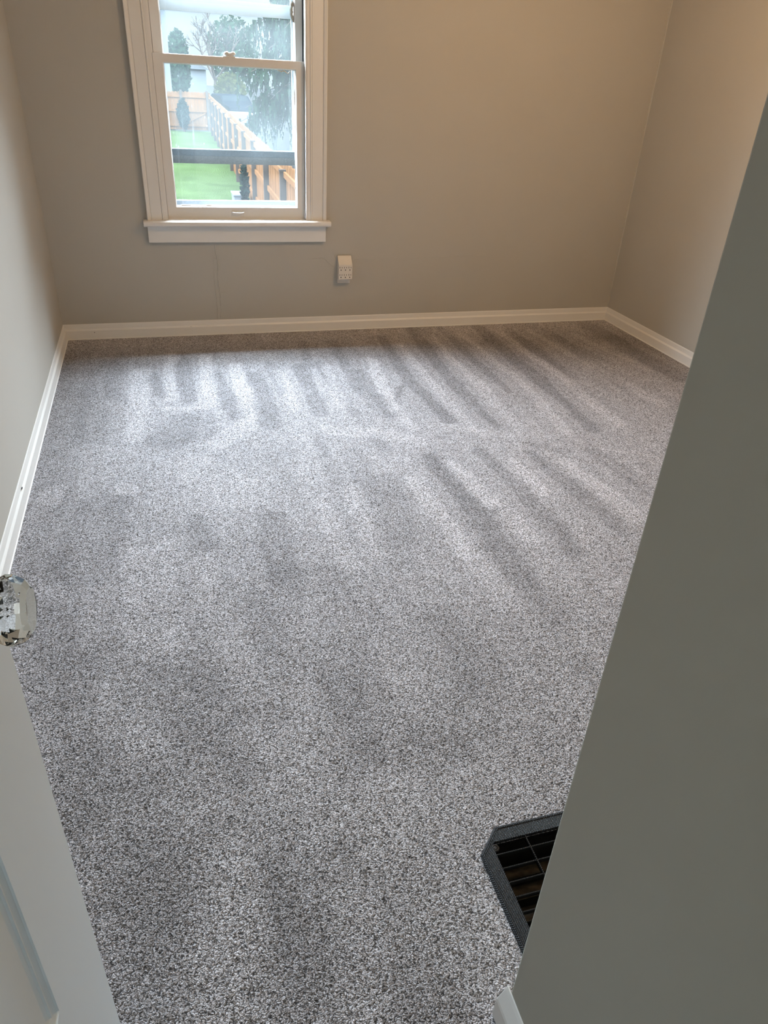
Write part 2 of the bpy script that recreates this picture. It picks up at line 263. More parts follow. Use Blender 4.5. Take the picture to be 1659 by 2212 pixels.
# floor : 14 mm grid that carries the lay of the pile and painted light correction
def build_floor():
    st = .014; x0, y0 = -.6, -6.6
    nx = int((3.62 - x0) / st); ny = int((0.10 - y0) / st)
    xs = x0 + st * np.arange(nx + 1); ys = y0 + st * np.arange(ny + 1)
    X, Y = np.meshgrid(xs, ys)
    # value noise for soft irregular edges
    def vn(sx, sy, seed):
        r = np.random.default_rng(seed); g = r.random((int((ys[-1] - y0) / sy) + 4, int((xs[-1] - x0) / sx) + 4))
        u = (X - x0) / sx; v_ = (Y - y0) / sy; i = u.astype(int); j = v_.astype(int); fu = u - i; fv = v_ - j
        fu = fu * fu * (3 - 2 * fu); fv = fv * fv * (3 - 2 * fv)
        return (g[j, i] * (1 - fu) + g[j, i + 1] * fu) * (1 - fv) + (g[j + 1, i] * (1 - fu) + g[j + 1, i + 1] * fu) * fv - .5
    wx = X + .03 * vn(.16, .4, 1) + .016 * vn(.06, .1, 2); wy = Y + .10 * vn(.2, .2, 3)
    A = np.zeros_like(X)
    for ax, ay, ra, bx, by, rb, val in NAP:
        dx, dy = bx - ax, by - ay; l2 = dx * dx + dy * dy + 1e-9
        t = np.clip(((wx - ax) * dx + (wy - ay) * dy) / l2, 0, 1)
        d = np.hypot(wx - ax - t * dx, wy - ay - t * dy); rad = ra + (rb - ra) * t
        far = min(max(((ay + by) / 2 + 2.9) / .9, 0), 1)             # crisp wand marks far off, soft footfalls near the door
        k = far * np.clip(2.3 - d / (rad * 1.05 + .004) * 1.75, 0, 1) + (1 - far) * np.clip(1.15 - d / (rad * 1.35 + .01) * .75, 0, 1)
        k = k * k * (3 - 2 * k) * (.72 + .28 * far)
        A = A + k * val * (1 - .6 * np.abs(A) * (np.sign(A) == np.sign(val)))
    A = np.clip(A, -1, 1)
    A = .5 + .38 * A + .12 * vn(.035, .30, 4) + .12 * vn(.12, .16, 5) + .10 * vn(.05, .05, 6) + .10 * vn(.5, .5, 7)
    # brushed streaks next to the far wall, wheel track, and painted light correction
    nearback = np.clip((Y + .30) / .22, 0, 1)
    A = A + nearback * (.42 + .30 * vn(.03, .8, 8))  # streaks, plus colour lightened by the wall where little light falls
    def line(a, b, w, val):
        nonlocal A
        dx, dy = b[0] - a[0], b[1] - a[1]; t = np.clip(((X - a[0]) * dx + (Y - a[1]) * dy) / (dx * dx + dy * dy), 0, 1)
        d = np.hypot(X - a[0] - t * dx, Y - a[1] - t * dy); A = A + val * np.exp(-(d / w) ** 2)
    line((1.62, -1.16), (1.70, -.98), .016, -.45); line((1.70, -.98), (1.78, -.93), .014, -.35)
    A = A - .16 * np.clip((Y + .95) / .35, 0, 1) * np.clip((-.30 - Y) / .1, 0, 1) - .10 * np.clip((Y + 2.0) / .6, 0, 1) * np.clip(1 - np.abs(X - 1.5) / 1.6, 0, 1)  # colour darkened near the window to offset strong daylight
    A = np.clip(A, 0, 1)
    V = np.stack([X, Y, np.zeros_like(X)], -1).reshape(-1, 3)
    idx = np.arange((nx + 1) * (ny + 1)).reshape(ny + 1, nx + 1)
    F = np.stack([idx[:-1, :-1], idx[:-1, 1:], idx[1:, 1:], idx[1:, :-1]], -1).reshape(-1, 4)
    cx = (X[:-1, :-1] + st / 2).reshape(-1); cy = (Y[:-1, :-1] + st / 2).reshape(-1)
    keep = ~((cx > 1.112) & (cx < 1.580) & (cy > -3.802) & (cy < -3.534))      # opening of the floor duct
    F = F[keep]
    me = bpy.data.meshes.new('floor'); me.vertices.add(len(V)); me.vertices.foreach_set('co', V.reshape(-1).astype('f'))
    me.loops.add(F.size); me.loops.foreach_set('vertex_index', F.reshape(-1).astype('i'))
    me.polygons.add(len(F)); me.polygons.foreach_set('loop_start', (np.arange(len(F)) * 4).astype('i'))
    me.update(calc_edges=True)
    at = me.attributes.new('pile_lay_and_light', 'FLOAT', 'POINT'); at.data.foreach_set('value', A.reshape(-1).astype('f'))
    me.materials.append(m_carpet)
    o = bpy.data.objects.new('floor', me); COL.objects.link(o); settag(o, 'heathered grey carpet with vacuum tracks', kind='structure'); return o
build_floor()

# window opening in the far wall
OX0, OX1, OZ0, OZ1 = .600, 1.412, .640, 2.190
b = MB()
b.box(-.16, OX0, WT, .16, 0, CEIL); b.box(OX1, W + .16, WT, .16, 0, CEIL)
b.box(OX0, OX1, WT, .16, 0, OZ0); b.box(OX0, OX1, WT, .16, OZ1, CEIL)
def ridge(pts, r=.0018, y=WT + .0006):
    P = []
    for i in range(len(pts) - 1):
        n = 7
        for k in range(n):
            t = k / n; P.append((pts[i][0] + (pts[i + 1][0] - pts[i][0]) * t + random.uniform(-.003, .003), y, pts[i][1] + (pts[i + 1][1] - pts[i][1]) * t + random.uniform(-.003, .003)))
    P.append((pts[-1][0], y, pts[-1][1])); b.tube(P, [r * random.uniform(.6, 1.2) for _ in P], 6)
# patched plaster cracks under the window and either side of the socket
ridge([(.861, .530), (.873, .440), (.869, .336), (.875, .229), (.871, .092)], .0034); ridge([(.850, .440), (.848, .33), (.853, .20), (.851, .092)], .0026); ridge([(.880, .25), (.905, .247)], .0024)
ridge([(.846, .440), (.90, .435)], .0024); ridge([(.862, .30), (.869, .336)], .0014)
ridge([(1.40, .432), (1.496, .436), (1.53, .405)], .0020); ridge([(1.496, .436), (1.56, .385)], .0020)
ridge([(1.546, .480), (1.572, .432)], .0022)
ridge([(1.681, .424), (1.783, .432), (1.96, .424), (2.263, .436), (2.577, .444)], .0021)
ridge([(.184, .250), (.193, .185)], .0012)
ridge([(1.70, .175), (1.712, .172)], .0028)
ridge([(3.474, .110), (3.485, .125), (3.496, .128)], .0020)
# painter's bead down the right-hand corner and the left one
b.tube([(W + WT - .001, WT - .001, z) for z in np.linspace(.09, CEIL, 24)], [.0055 * random.uniform(.8, 1.2) for _ in range(24)], 6)
b.tube([(-WT + .001, WT - .001, z) for z in np.linspace(.09, CEIL, 24)], [.0022 * random.uniform(.8, 1.2) for _ in range(24)], 6)
b.build('wall_back', m_wall, tag=dict(label='greige plaster wall with hairline patched cracks', **ST))
MB().box(-.16, -WT, -4.40, WT, 0, CEIL).build('wall_left', m_wall, tag=ST)
MB().box(W + WT, W + .16, NEARY - .3, WT, 0, CEIL).build('wall_right', m_wall, tag=ST)
# near wall: the long face the camera looks along, with a slightly rounded plaster corner
prof = [(GX, -4.40), (GX, NEARY - .003), (GX + .0009, NEARY - .0009), (GX + .003, NEARY), (W + WT, NEARY), (W + WT, -4.40)]
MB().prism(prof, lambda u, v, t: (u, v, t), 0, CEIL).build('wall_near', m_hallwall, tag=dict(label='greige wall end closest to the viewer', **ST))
# door wall and the hall behind
b = MB(); b.box(-.16, .055, -4.52, -4.40, 0, CEIL); b.box(.87, W + .16, -4.52, -4.40, 0, CEIL); b.box(.055, .87, -4.52, -4.40, 2.06, CEIL)
b.build('wall_door', m_hallwall, tag=ST)
b = MB(); b.box(-.72, -.60, -6.5, -4.52, 0, CEIL); b.build('wall_hall_left', m_hallwall, tag=ST)
b = MB(); b.box(1.75, 1.87, -6.5, -4.52, 0, CEIL); b.build('wall_hall_right', m_hallwall, tag=ST)
b = MB(); b.box(-.72, 1.87, -6.62, -6.5, 0, CEIL)
b.build('wall_hall_end', m_hallwall, tag=ST)
MB().box(-.72, W + .16, -6.62, .16, CEIL, CEIL + .12).build('ceiling', m_ceil, tag=ST)

# baseboards: low flat board with a sloping top and a thin lip on the carpet
BP = [(0.000, 0), (0.016, 0), (0.016, .004), (0.013, .006), (.012, .050), (.0105, .053), (.006, .060), (.0035, .082), (.0015, .0876), (0, .0876)]
def baseboard(name, fn, a, b_, tag=None):
    return MB().prism(BP, fn, a, b_).build(name, m_white, bevel=.0008, tag=tag or ST)
# far wall: profile depth grows towards -y, mitred with its neighbours
o = baseboard('baseboard_back', lambda u, v, t: (t, WT - u, v), lambda u, v: -WT + u, lambda u, v: W + WT - u, dict(label='white baseboard with two painted-over nail marks', **ST))
MB().lathe([(.0022, 0), (.0022, .0010)], Matrix.Translation((.151, -.0002, .040)) @ Matrix.Rotation(R(90), 4, 'X'), 10).build('nail_hole', m_slot, o)
MB().lathe([(.0075, 0), (.0068, .0012), (.0048, .0014), (.0040, .0006)], Matrix.Translation((.693, .0015, .052)) @ Matrix.Rotation(R(100), 4, 'X'), 14).build('nail_plug', m_white, o)
o = baseboard('baseboard_left', lambda u, v, t: (-WT + u, t, v), -4.40, lambda u, v: WT - u)
MB().box(-.004, -.0015, -1.861, -1.850, .062, .066).build('paint_chip', m_duct, o)
baseboard('baseboard_right', lambda u, v, t: (W + WT - u, t, v), NEARY, lambda u, v: WT - u)
BN = [(0, 0), (.019, 0), (.019, .010), (.018, .050), (.0165, .056), (.006, .080), (.002, .0876), (0, .0876)]
o = MB().prism(BN, lambda u, v, t: (GX - u, t, v), -4.40, NEARY + .010).build('baseboard_near', m_white, bevel=.0012, tag=dict(label='short chipped white baseboard end at the near wall corner', **ST))
MB().tube([(GX - .0136, -3.893, .064), (GX - .0120, -3.896, .068), (GX - .0122, -3.904, .068), (GX - .0136, -3.908, .064)], .0005, 6).build('paint_chip', m_duct, o)

# ------------------------------------------------------------------ window
win = empty('window_1', (0, 0, 0), label='white painted double-hung window with misted storm glass', **ST)
# side casings: inner bead, flat board, groove and back band
def casing(x_in, x_out, name='window_casing'):
    s = 1 if x_out > x_in else -1; w = abs(x_out - x_in)
    P = [(0, WT), (0, -.006), (.003, -.011), (.008, -.011), (.011, -.005), (.014, -.008), (w - .024, -.008), (w - .021, -.004), (w - .018, -.012), (w - .004, -.016), (w, -.014), (w, WT)]
    MB().prism(P, lambda u, v, t: (x_in + s * u, v, t), .648, 2.205).build(name, m_white, win, bevel=.0008)
casing(.603, .513); casing(1.412, 1.505)
Pt = [(0, WT), (0, -.006), (.003, -.011), (.008, -.011), (.011, -.005), (.014, -.008), (.068, -.008), (.071, -.004), (.074, -.012), (.088, -.016), (.092, -.014), (.092, WT)]
MB().prism(Pt, lambda u, v, t: (t, v, 2.19 + u), .513, 1.505).build('window_casing', m_white, win, bevel=.0008)
# stool with rounded nose, and the apron under it
Ps = [(.030, .620), (-.040, .6215), (-.046, .626), (-.0475, .635), (-.046, .645), (-.040, .650), (.030, .652)]
MB().prism(Ps, lambda u, v, t: (t, u, v), .491, 1.527).build('window_sill', m_white, win, bevel=.0008)
MB().prism([(WT, .533), (-.008, .533), (-.010, .535), (-.010, .6205), (WT, .6205)], lambda u, v, t: (t, u, v), .509, 1.503).build('window_apron', m_white, win, bevel=.001)
# jambs, stops, parting beads
b = MB(); b.box(OX0, .622, .0, .16, .640, 2.19); b.box(1.405, OX1, .0, .16, .640, 2.19); b.box(.622, 1.405, .0, .16, 2.170, 2.19)
b.box(.603, .6235, -.004, .027, .652, 2.17); b.box(.603, .616, -.007, .010, .652, 2.17)
b.box(.622, .630, .066, .0695, .652, 2.17)
b.build('window_jamb', m_white, win)
b = MB(); b.box(1.3895, 1.412, -.004, .027, .652, 2.17); b.box(1.397, 1.412, -.007, .010, .652, 2.17); b.box(1.3925, 1.405, .045, .0655, .70, 2.17)
b.build('window_stop', m_white, win)
MB().box(1.3885, 1.405, .0685, .112, 1.35, 2.17).build('sash_track', m_dark, win)
# exterior sill slope
MB().prism([(.028, .640), (.028, .655), (.20, .625), (.20, .60), (.16, .60), (.16, .640)], lambda u, v, t: (t, u, v), .58, 1.43).build('outer_sill', m_white, win)

def sash(name, x0, x1, z0, z1, gx0, gx1, gz0, gz1, y0, y1, m):
    """frame of four members with a chamfered inner edge"""
    b = MB(); e = .006
    def rect(xa, xb, za, zb, y): return [(xa, y, za), (xb, y, za), (xb, y, zb), (xa, y, zb)]
    loops = [rect(x0, x1, z0, z1, y1), rect(x0, x1, z0, z1, y0 + .0015), rect(x0 + .0015, x1 - .0015, z0 + .0015, z1 - .0015, y0),
             rect(gx0 - e, gx1 + e, gz0 - e, gz1 + e, y0), rect(gx0 - e + .002, gx1 + e - .002, gz0 - e + .002, gz1 + e - .002, y0 + .003),
             rect(gx0, gx1, gz0, gz1, y0 + .012), rect(gx0, gx1, gz0, gz1, y1)]
    n = len(loops); vs = [p for l in loops for p in l]
    fs = [(i * 4 + k, i * 4 + (k + 1) % 4, ((i + 1) % n) * 4 + (k + 1) % 4, ((i + 1) % n) * 4 + k) for i in range(n) for k in range(4)]
    b.add(vs, fs); return b.build(name, m, win)
ls = sash('lower_sash', .6245, 1.3890, .6525, 1.4270, .678, 1.340, .718, 1.384, .030, .064, m_white_in)
us = sash('upper_sash', .6310, 1.3880, 1.395, 2.160, .683, 1.345, 1.428, 2.110, .0700, .104, m_white_in)
MB().box(.676, 1.342, .0465, .0490, .716, 1.386).build('glass_pane', m_pane_clear, ls)
MB().box(.681, 1.347, .0865, .0890, 1.426, 2.112).build('glass_pane', m_pane_clear, us)
# lift: a plate with a bowed bar
b = MB(); b.box(.968, 1.043, .0275, .0305, .668, .694)
b.build('sash_lift', m_white_in, ls, bevel=.0015)
b = MB(); b.tube([(.975, .0285, .688), (.978, .018, .687), (.986, .013, .6855), (1.008, .012, .685), (1.028, .013, .6855), (1.036, .018, .687), (1.039, .0285, .688)], .0034, 8)
b.build('lift_bar', m_white, ls, smooth=True)
# cam lock on the meeting rail
b = MB(); b.box(.972, 1.034, .034, .062, 1.4265, 1.4315)
b.tube([(.978, .047, 1.438), (.984, .047, 1.441), (.994, .046, 1.4415), (1.003, .045, 1.4385), (1.012, .044, 1.4385), (1.022, .043, 1.4425), (1.030, .043, 1.443), (1.036, .043, 1.441)], [.003, .0085, .0105, .0080, .0080, .0095, .0085, .003], 12)
b.build('sash_lock', m_white_in, ls, smooth=True)
# loosened putty at the edge of the upper glass and along the lower one
b = MB(); pts = [(1.344, .086, 1.60 + i * .012) for i in range(10)]
b.tube([(1.3445 - .012 * math.sin(math.pi * i / 9) * random.uniform(.7, 1.1), .083, 1.598 + i * .0105) for i in range(10)], [.003, .006, .0085, .007, .009, .0085, .007, .008, .005, .002], 7)
b.build('loose_putty', mat('grey_old_putty', (.26, .25, .22), .9, .1, bump=(200, .6, .002)), us, smooth=False)
b = MB(); b.tube([(.70 + i * .03 , .046, .7185 + random.uniform(-.001, .0025)) for i in range(21)], [random.uniform(.0012, .0042) for _ in range(21)], 6)
b.tube([(1.338 + random.uniform(-.001, .0015), .046, .74 + i * .035) for i in range(18)], [random.uniform(.001, .003) for _ in range(18)], 6)
b.tube([(1.25 + i * .011, .046, 1.381 - i * .0012 * (i % 3)) for i in range(8)], [.001, .002, .003, .0035, .003, .0025, .002, .001], 6)
b.build('putty_line', m_white_in, ls)
# added roof overhang, built with the outdoors, shades the window
# storm window outside: frame, two sashes, insect-screen rail
b = MB()
b.box(.622, .6775, .118, .158, .665, 2.17); b.box(1.356, 1.405, .118, .158, .665, 2.17); b.box(.622, 1.405, .118, .158, 2.13, 2.17); b.box(.622, 1.405, .118, .158, .640, .700)
sf = b.build('storm_frame', m_alu, win, bevel=.001)
def ringbox(x0, x1, z0, z1, w, wt, wb, y0, y1):
    b = MB(); b.box(x0, x0 + w, y0, y1, z0, z1); b.box(x1 - w, x1, y0, y1, z0, z1); b.box(x0 + w, x1 - w, y0, y1, z1 - wt, z1); b.box(x0 + w, x1 - w, y0, y1, z0, z0 + wb); return b
st1 = ringbox(.664, 1.3575, .9905, 1.651, .018, .040, .004, .126, .136).build('storm_sash', m_aluwhite, win, bevel=.0008)
MB().box(.680, 1.341, .130, .1325, .9945, 1.613).build('glass_pane', m_pane_haze, st1)
st2 = ringbox(.664, 1.3575, 1.640, 2.14, .018, .030, .030, .142, .152).build('storm_sash', m_aluwhite, win, bevel=.0008)
MB().box(.680, 1.341, .146, .1485, 1.668, 2.112).build('glass_pane', m_pane_haze, st2)
MB().box(.678, 1.3555, .1255, .1365, .960, .9905).build('storm_rail', m_aludark, win, bevel=.001)
m_spk = mat('speckled_screen_rail', (.055, .054, .052), .9, .05, var=(420, .75))
MB().box(.678, 1.3555, .127, .139, .9215, .960).build('screen_rail', m_spk, win, bevel=.001)
b = MB(); b.box(.6775, 1.356, .120, .150, .699, .733); b.build('storm_sill', m_alulight, win, bevel=.001)

# ------------------------------------------------------------------ door with crystal knob
E0 = Vector((.380, -3.752, 0)); dd = Vector((.0349, .9994, 0)).normalized(); nn = Vector((dd.y, -dd.x, 0))
dr = empty('door_1', (0, 0, 0), label='white panelled door standing open with a crystal knob', **ST)
DW, DT, DZ0, DZ1 = .762, .035, .014, 2.03
def D(s, dep, z): return tuple(E0 - dd * s + nn * dep + Vector((0, 0, z)))   # s from the free edge, dep out of the face
b = MB()
b.add([D(s, t, z) for s in (0, DW) for t in (-DT, 0) for z in (DZ0, DZ1)], [(0, 1, 3, 2), (4, 6, 7, 5), (0, 4, 5, 1), (0, 2, 6, 4), (1, 5, 7, 3)])
panels = [(.159, DW - .159, .537, .86), (.159, DW - .159, 1.09, 1.90)]
xs = [0, .159, DW - .159, DW]; zs = [DZ0, .537, .86, 1.09, 1.90, DZ1]
vs = [D(s, 0, z) for s in xs for z in zs]; nz = len(zs); fs = []
for i in range(3):
    for j in range(nz - 1):
        if i == 1 and j in (1, 3): continue
        fs.append((i * nz + j, (i + 1) * nz + j, (i + 1) * nz + j + 1, i * nz + j + 1))
b.add(vs, fs)
STK = [(0, 0), (.0008, -.0022), (.0075, -.0052), (.0085, -.0040), (.0105, -.0040), (.0120, -.0060), (.0165, -.0078), (.0175, -.0080)]
for (s0, s1, z0, z1) in panels:
    vs = []; 
    for o_, dp in STK: vs += [D(s0 + o_, dp, z0 + o_), D(s1 - o_, dp, z0 + o_), D(s1 - o_, dp, z1 - o_), D(s0 + o_, dp, z1 - o_)]
    n = len(STK); fs = [(i * 4 + k, i * 4 + (k + 1) % 4, (i + 1) * 4 + (k + 1) % 4, (i + 1) * 4 + k) for i in range(n - 1) for k in range(4)] + [tuple(range((n - 1) * 4, n * 4))]
    b.add(vs, fs)
slab = b.build('door_slab', m_door, dr)
KZ = 1.000
Mk = Matrix((( *(-dd), 0), (0, 0, 1, 0), (*nn, 0), (0, 0, 0, 1))).transposed()
Mk = Matrix.Translation(Vector(D(.066, 0, KZ))) @ Mk
b = MB(); b.lathe([(.024, 0), (.025, .002), (.023, .004), (.014, .006), (.0115, .007), (.0125, .010), (.0125, .013)], Mk, 32)
kn = b.build('knob_rosette', m_metal, dr, smooth=False)
m_glass = bpy.data.materials.new('faceted_crystal'); m_glass.use_nodes = True
bs = m_glass.node_tree.nodes['Principled BSDF']; bs.inputs['Base Color'].default_value = (.93, .96, .93, 1)
bs.inputs['Roughness'].default_value = .015; bs.inputs['Transmission Weight'].default_value = 1; bs.inputs['IOR'].default_value = 1.52
b = MB(); b.lathe([(.013, .0115), (.0180, .014), (.0270, .0215), (.0310, .0295), (.0302, .0355), (.0250, .0440), (.0190, .0475)], Mk, 12)
knob = b.build('door_knob', m_glass, dr); knob['label'] = 'faceted clear glass knob'
# silvered star seat inside the glass
b = MB(); vs = []; n = 24
for k in range(n):
    r_ = .0108 if k % 2 else .0052; t = 2 * math.pi * k / n; vs.append(Mk @ Vector((r_ * math.cos(t), r_ * math.sin(t), .0125)))
vs.append(Mk @ Vector((0, 0, .0270))); b.add(vs, [(k, (k + 1) % n, n) for k in range(n)] + [tuple(range(n))])
b.build('knob_core', mat('tarnished_silver', (.22, .2, .16), .25, .5, metal=1), dr)
# jamb and hinges
b = MB(); b.box(.055, .070, -4.53, -4.39, 0, 2.06); b.box(.855, .870, -4.53, -4.39, 0, 2.06); b.box(.070, .855, -4.53, -4.39, 2.045, 2.06)
b.build('trim_1', m_white, tag=ST)

# ------------------------------------------------------------------ floor register
rg = empty('floor_register', (1.077, -3.787, 0), label='black plastic floor vent grille with cross-hatched rim set in the carpet', cat='floor vent')
ox, oy = 1.077, -3.787
def G(x, y, z): return (x - ox, y - oy, z)
RX0, RX1, RY0, RY1 = 1.077, 1.616, -3.837, -3.498; IX0, IX1, IY0, IY1 = 1.110, 1.583, -3.802, -3.533; c = .054; ci = .004
def oct_(x0, x1, y0, y1, c_, z): return [G(x0 + c_, y0, z), G(x1 - c_, y0, z), G(x1, y0 + c_, z), G(x1, y1 - c_, z), G(x1 - c_, y1, z), G(x0 + c_, y1, z), G(x0, y1 - c_, z), G(x0, y0 + c_, z)]
loops = [oct_(RX0, RX1, RY0, RY1, c, -.004), oct_(RX0, RX1, RY0, RY1, c, .0045), oct_(RX0 + .0035, RX1 - .0035, RY0 + .0035, RY1 - .0035, c, .0085),
         oct_(RX0 + .0065, RX1 - .0065, RY0 + .0065, RY1 - .0065, c - .002, .0085), oct_(RX0 + .008, RX1 - .008, RY0 + .008, RY1 - .008, c - .003, .0075), oct_(IX0 - .001, IX1 + .001, IY0 - .001, IY1 + .001, ci + .003, .0075),
         oct_(IX0, IX1, IY0, IY1, ci, .0065), oct_(IX0, IX1, IY0, IY1, ci, -.012)]
b = MB(); n = len(loops); b.add([p for l in loops for p in l], [(i * 8 + k, i * 8 + (k + 1) % 8, (i + 1) * 8 + (k + 1) % 8, (i + 1) * 8 + k) for i in range(n - 1) for k in range(8)])
m_rim = mat('crosshatched_black_plastic', (.008, .008, .009), .42, .3)
t = m_rim.node_tree; bs = t.nodes['Principled BSDF']; co = t.nodes.new('ShaderNodeTexCoord')
rot = t.nodes.new('ShaderNodeMapping'); rot.inputs['Rotation'].default_value = (0, 0, R(45)); t.links.new(co.outputs['Object'], rot.inputs[0])
sp = t.nodes.new('ShaderNodeSeparateXYZ'); t.links.new(rot.outputs[0], sp.inputs[0])
outs = []
for ax in ('X', 'Y'):
    m1 = t.nodes.new('ShaderNodeMath'); m1.operation = 'MULTIPLY'; m1.inputs[1].default_value = 2 * math.pi / .0030; t.links.new(sp.outputs[ax], m1.inputs[0])
    m2 = t.nodes.new('ShaderNodeMath'); m2.operation = 'SINE'; t.links.new(m1.outputs[0], m2.inputs[0]); outs.append(m2)
mm = t.nodes.new('ShaderNodeMath'); mm.operation = 'MAXIMUM'; t.links.new(outs[0].outputs[0], mm.inputs[0]); t.links.new(outs[1].outputs[0], mm.inputs[1])
bu = t.nodes.new('ShaderNodeBump'); bu.inputs['Strength'].default_value = 1; bu.inputs['Distance'].default_value = .0006; t.links.new(mm.outputs[0], bu.inputs['Height']); t.links.new(bu.outputs[0], bs.inputs['Normal'])
b.build('register_rim', m_rim, rg)
m_rope = mat('ribbed_black_bar', (.02, .02, .021), .3, .5, bump=(900, .9, .001))
for i in range(9):
    y = -3.560 - i * .0312
    if y < IY0 + .008: break
    b = MB(); n = int((IX1 - IX0) / .0022)
    b.tube([G(IX0 - .001 + k * .0022, y, .0048) for k in range(n + 2)], [.0019 if k % 2 else .0013 for k in range(n + 2)], 6)
    b.box(IX0 - ox - .001, IX1 - ox + .001, y - oy - .0008, y - oy + .0008, -.006, .0045)
    b.build('grille_bar', m_black, rg)
for i in range(5):
    x = 1.189 + i * .079; b = MB(); n = int((IY1 - IY0) / .0022)
    b.tube([G(x, IY0 - .001 + k * .0022, .0050) for k in range(n + 2)], [.0022 if k % 2 else .0015 for k in range(n + 2)], 6)
    b.box(x - ox - .0009, x - ox + .0009, IY0 - oy, IY1 - oy, -.006, .0045)
    b.build('grille_rib', m_black, rg)
b = MB(); b.lathe([(.0085, -.004), (.0085, .0066), (.0070, .0074), (.0052, .0074), (.0048, .0058)], Matrix.Translation(G(1.1135, -3.545, 0)), 20); b.build('screw_boss', m_black, rg)
b = MB(); b.lathe([(.0044, .004), (.0042, .0066), (.0030, .0072)], Matrix.Translation(G(1.1135, -3.545, 0)), 16); b.build('screw', mat('black_screw', (.015, .015, .015), .5, .3), rg)
# damper blades and the duct under the grille
b = MB()
b.add([G(x, y, z) for z in (-.001, -.14) for x, y in ((1.105, -3.806), (1.588, -3.806), (1.588, -3.528), (1.105, -3.528))], [(0, 1, 5, 4), (1, 2, 6, 5), (2, 3, 7, 6), (3, 0, 4, 7), (4, 5, 6, 7)])
b.build('duct_box', m_duct, rg)
for i in range(5):
    y = -3.575 - i * .045
    b = MB(); Mx = Matrix.Translation(G(1.347, y, -.050)) @ Matrix.Rotation(R(62), 4, 'X'); b.box(-.235, .235, -.0008, .0008, -.022, .022, Mx)
    b.build('damper_blade', mat('dusty_damper_metal', (.035, .028, .02), .8, .2, var=(60, .6)), rg)

# ------------------------------------------------------------------ wall socket with six-way adapter
pl = MB(); pl.prism([(WT, .288), (.0075, .288), (.004, .291), (.004, .418), (.0075, .420), (WT, .420)], lambda u, v, t: (t, u, v), 1.580, 1.658)
pl.build('socket_cover_plate', m_plug, bevel=.0008, tag=dict(label='ivory wall plate mostly hidden behind the six-way plug adapter', cat='wall plate'))
ad = empty('multi_plug_adapter', (1.578, .006, .318), label='ivory six-outlet plug-in adapter on the wall below the window', cat='power adapter')
AX0, AX1 = 1.578, 1.662; ax, ay, az = 1.578, .006, .318
prof = [(.006, .322), (-.030, .318), (-.036, .3205), (-.0375, .325), (-.0375, .404), (-.036, .408), (.0, .452), (.006, .452)]
b = MB(); b.prism([(u - ay, v - az) for u, v in prof], lambda u, v, t: (t, u, v), 0, AX1 - AX0); b.build('adapter_body', m_plug, ad, bevel=.0018)
for j, z in enumerate((.388, .345)):
    for i in range(3):
        x = AX0 + .0145 + i * .0272 - ax; b = MB(); y0, y1 = -.0383 - ay, -.0369 - ay
        b.box(x - .0078, x - .0054, y0, y1, z - az - .002, z - az + .0075); b.box(x + .0052, x + .0076, y0, y1, z - az - .001, z - az + .0065)
        b.lathe([(.0031, 0), (.0031, .0014)], Matrix.Translation((x, y1, z - az - .0115)) @ Matrix.Rotation(R(90), 4, 'X'), 14)
        b.build('socket_holes', m_slot, ad)

# ------------------------------------------------------------------ ceiling lamp (lights the room, above the frame)
lp = empty('ceiling_lamp', (2.30, -1.75, CEIL), label='small warm ceiling lamp with brass base above the frame', cat='ceiling lamp')
b = MB(); b.lathe([(.075, 0), (.075, -.012), (.06, -.03), (.03, -.04), (.025, -.075), (.022, -.08)], None, 28); b.build('lamp_base', m_brass, lp)
m_bulb = bpy.data.materials.new('glowing_bulb'); m_bulb.use_nodes = True
bs = m_bulb.node_tree.nodes['Principled BSDF']; bs.inputs['Emission Color'].default_value = (1, .72, .42, 1); bs.inputs['Emission Strength'].default_value = 6
b = MB(); b.lathe([(.013, -.078), (.016, -.095), (.030, -.125), (.032, -.140), (.026, -.158), (.012, -.168)], None, 20); b.build('bulb', m_bulb, lp, smooth=True)

hl = empty('hall_fill_lamp', (.50, -5.10, CEIL), label='added cool white fill lamp in the hall behind the viewer', cat='ceiling lamp')  # added fixture for the hall fill light
b = MB(); b.lathe([(.07, 0), (.07, -.012), (.03, -.03), (.02, -.05), (.018, -.06)], None, 24); b.build('lamp_base', m_metal, hl)
b = MB(); b.lathe([(.013, -.058), (.028, -.075), (.030, -.088), (.020, -.104), (.006, -.110)], None, 20); b.build('bulb', m_plug, hl, smooth=True)

# ------------------------------------------------------------------ outdoors
GZ = -1.40
m_lawn = mat('lawn_grass', (0.00490, 0.00719, 0.00291), .95, 0.0, bump=(25, .8, .04), var=(1.1, .22))
m_pave = mat('pale_road', (0.00333, 0.00333, 0.00333), .9, 0.0, var=(1, .1))
m_wood = mat('cedar_boards', (0.01734, 0.00876, 0.00416), .8, 0.0, var=(3, .14))
m_post = mat('weathered_post', (0.00790, 0.00637, 0.00535), .85, 0.0, var=(6, .2))
m_green = mat('evergreen_foliage', (0.00204, 0.00400, 0.00230), .8, 0.0, var=(2.5, .35))
m_dkgreen = mat('dark_conifer_foliage', (0.00110, 0.00204, 0.00170), .85, 0.0, var=(5, .3))
m_yel = mat('olive_shrub_foliage', (0.00527, 0.00586, 0.00204), .85, 0.0, var=(2, .25))
m_bark = mat('grey_brown_bark', (0.00705, 0.00552, 0.00467), .9, 0.0, bump=(12, .6, .02))
m_siding = mat('pale_siding', (0.00966, 0.01074, 0.01135), .7, 0.0)
m_whitex = mat('white_exterior_paint', (0.01588, 0.01696, 0.01803), .6, 0.0)
m_roof = mat('grey_shingles', (0.00858, 0.00858, 0.00952), .9, 0.0, var=(6, .2))
m_car = mat('dark_blue_car_paint', (0.00068, 0.00094, 0.00144), .6, .0)
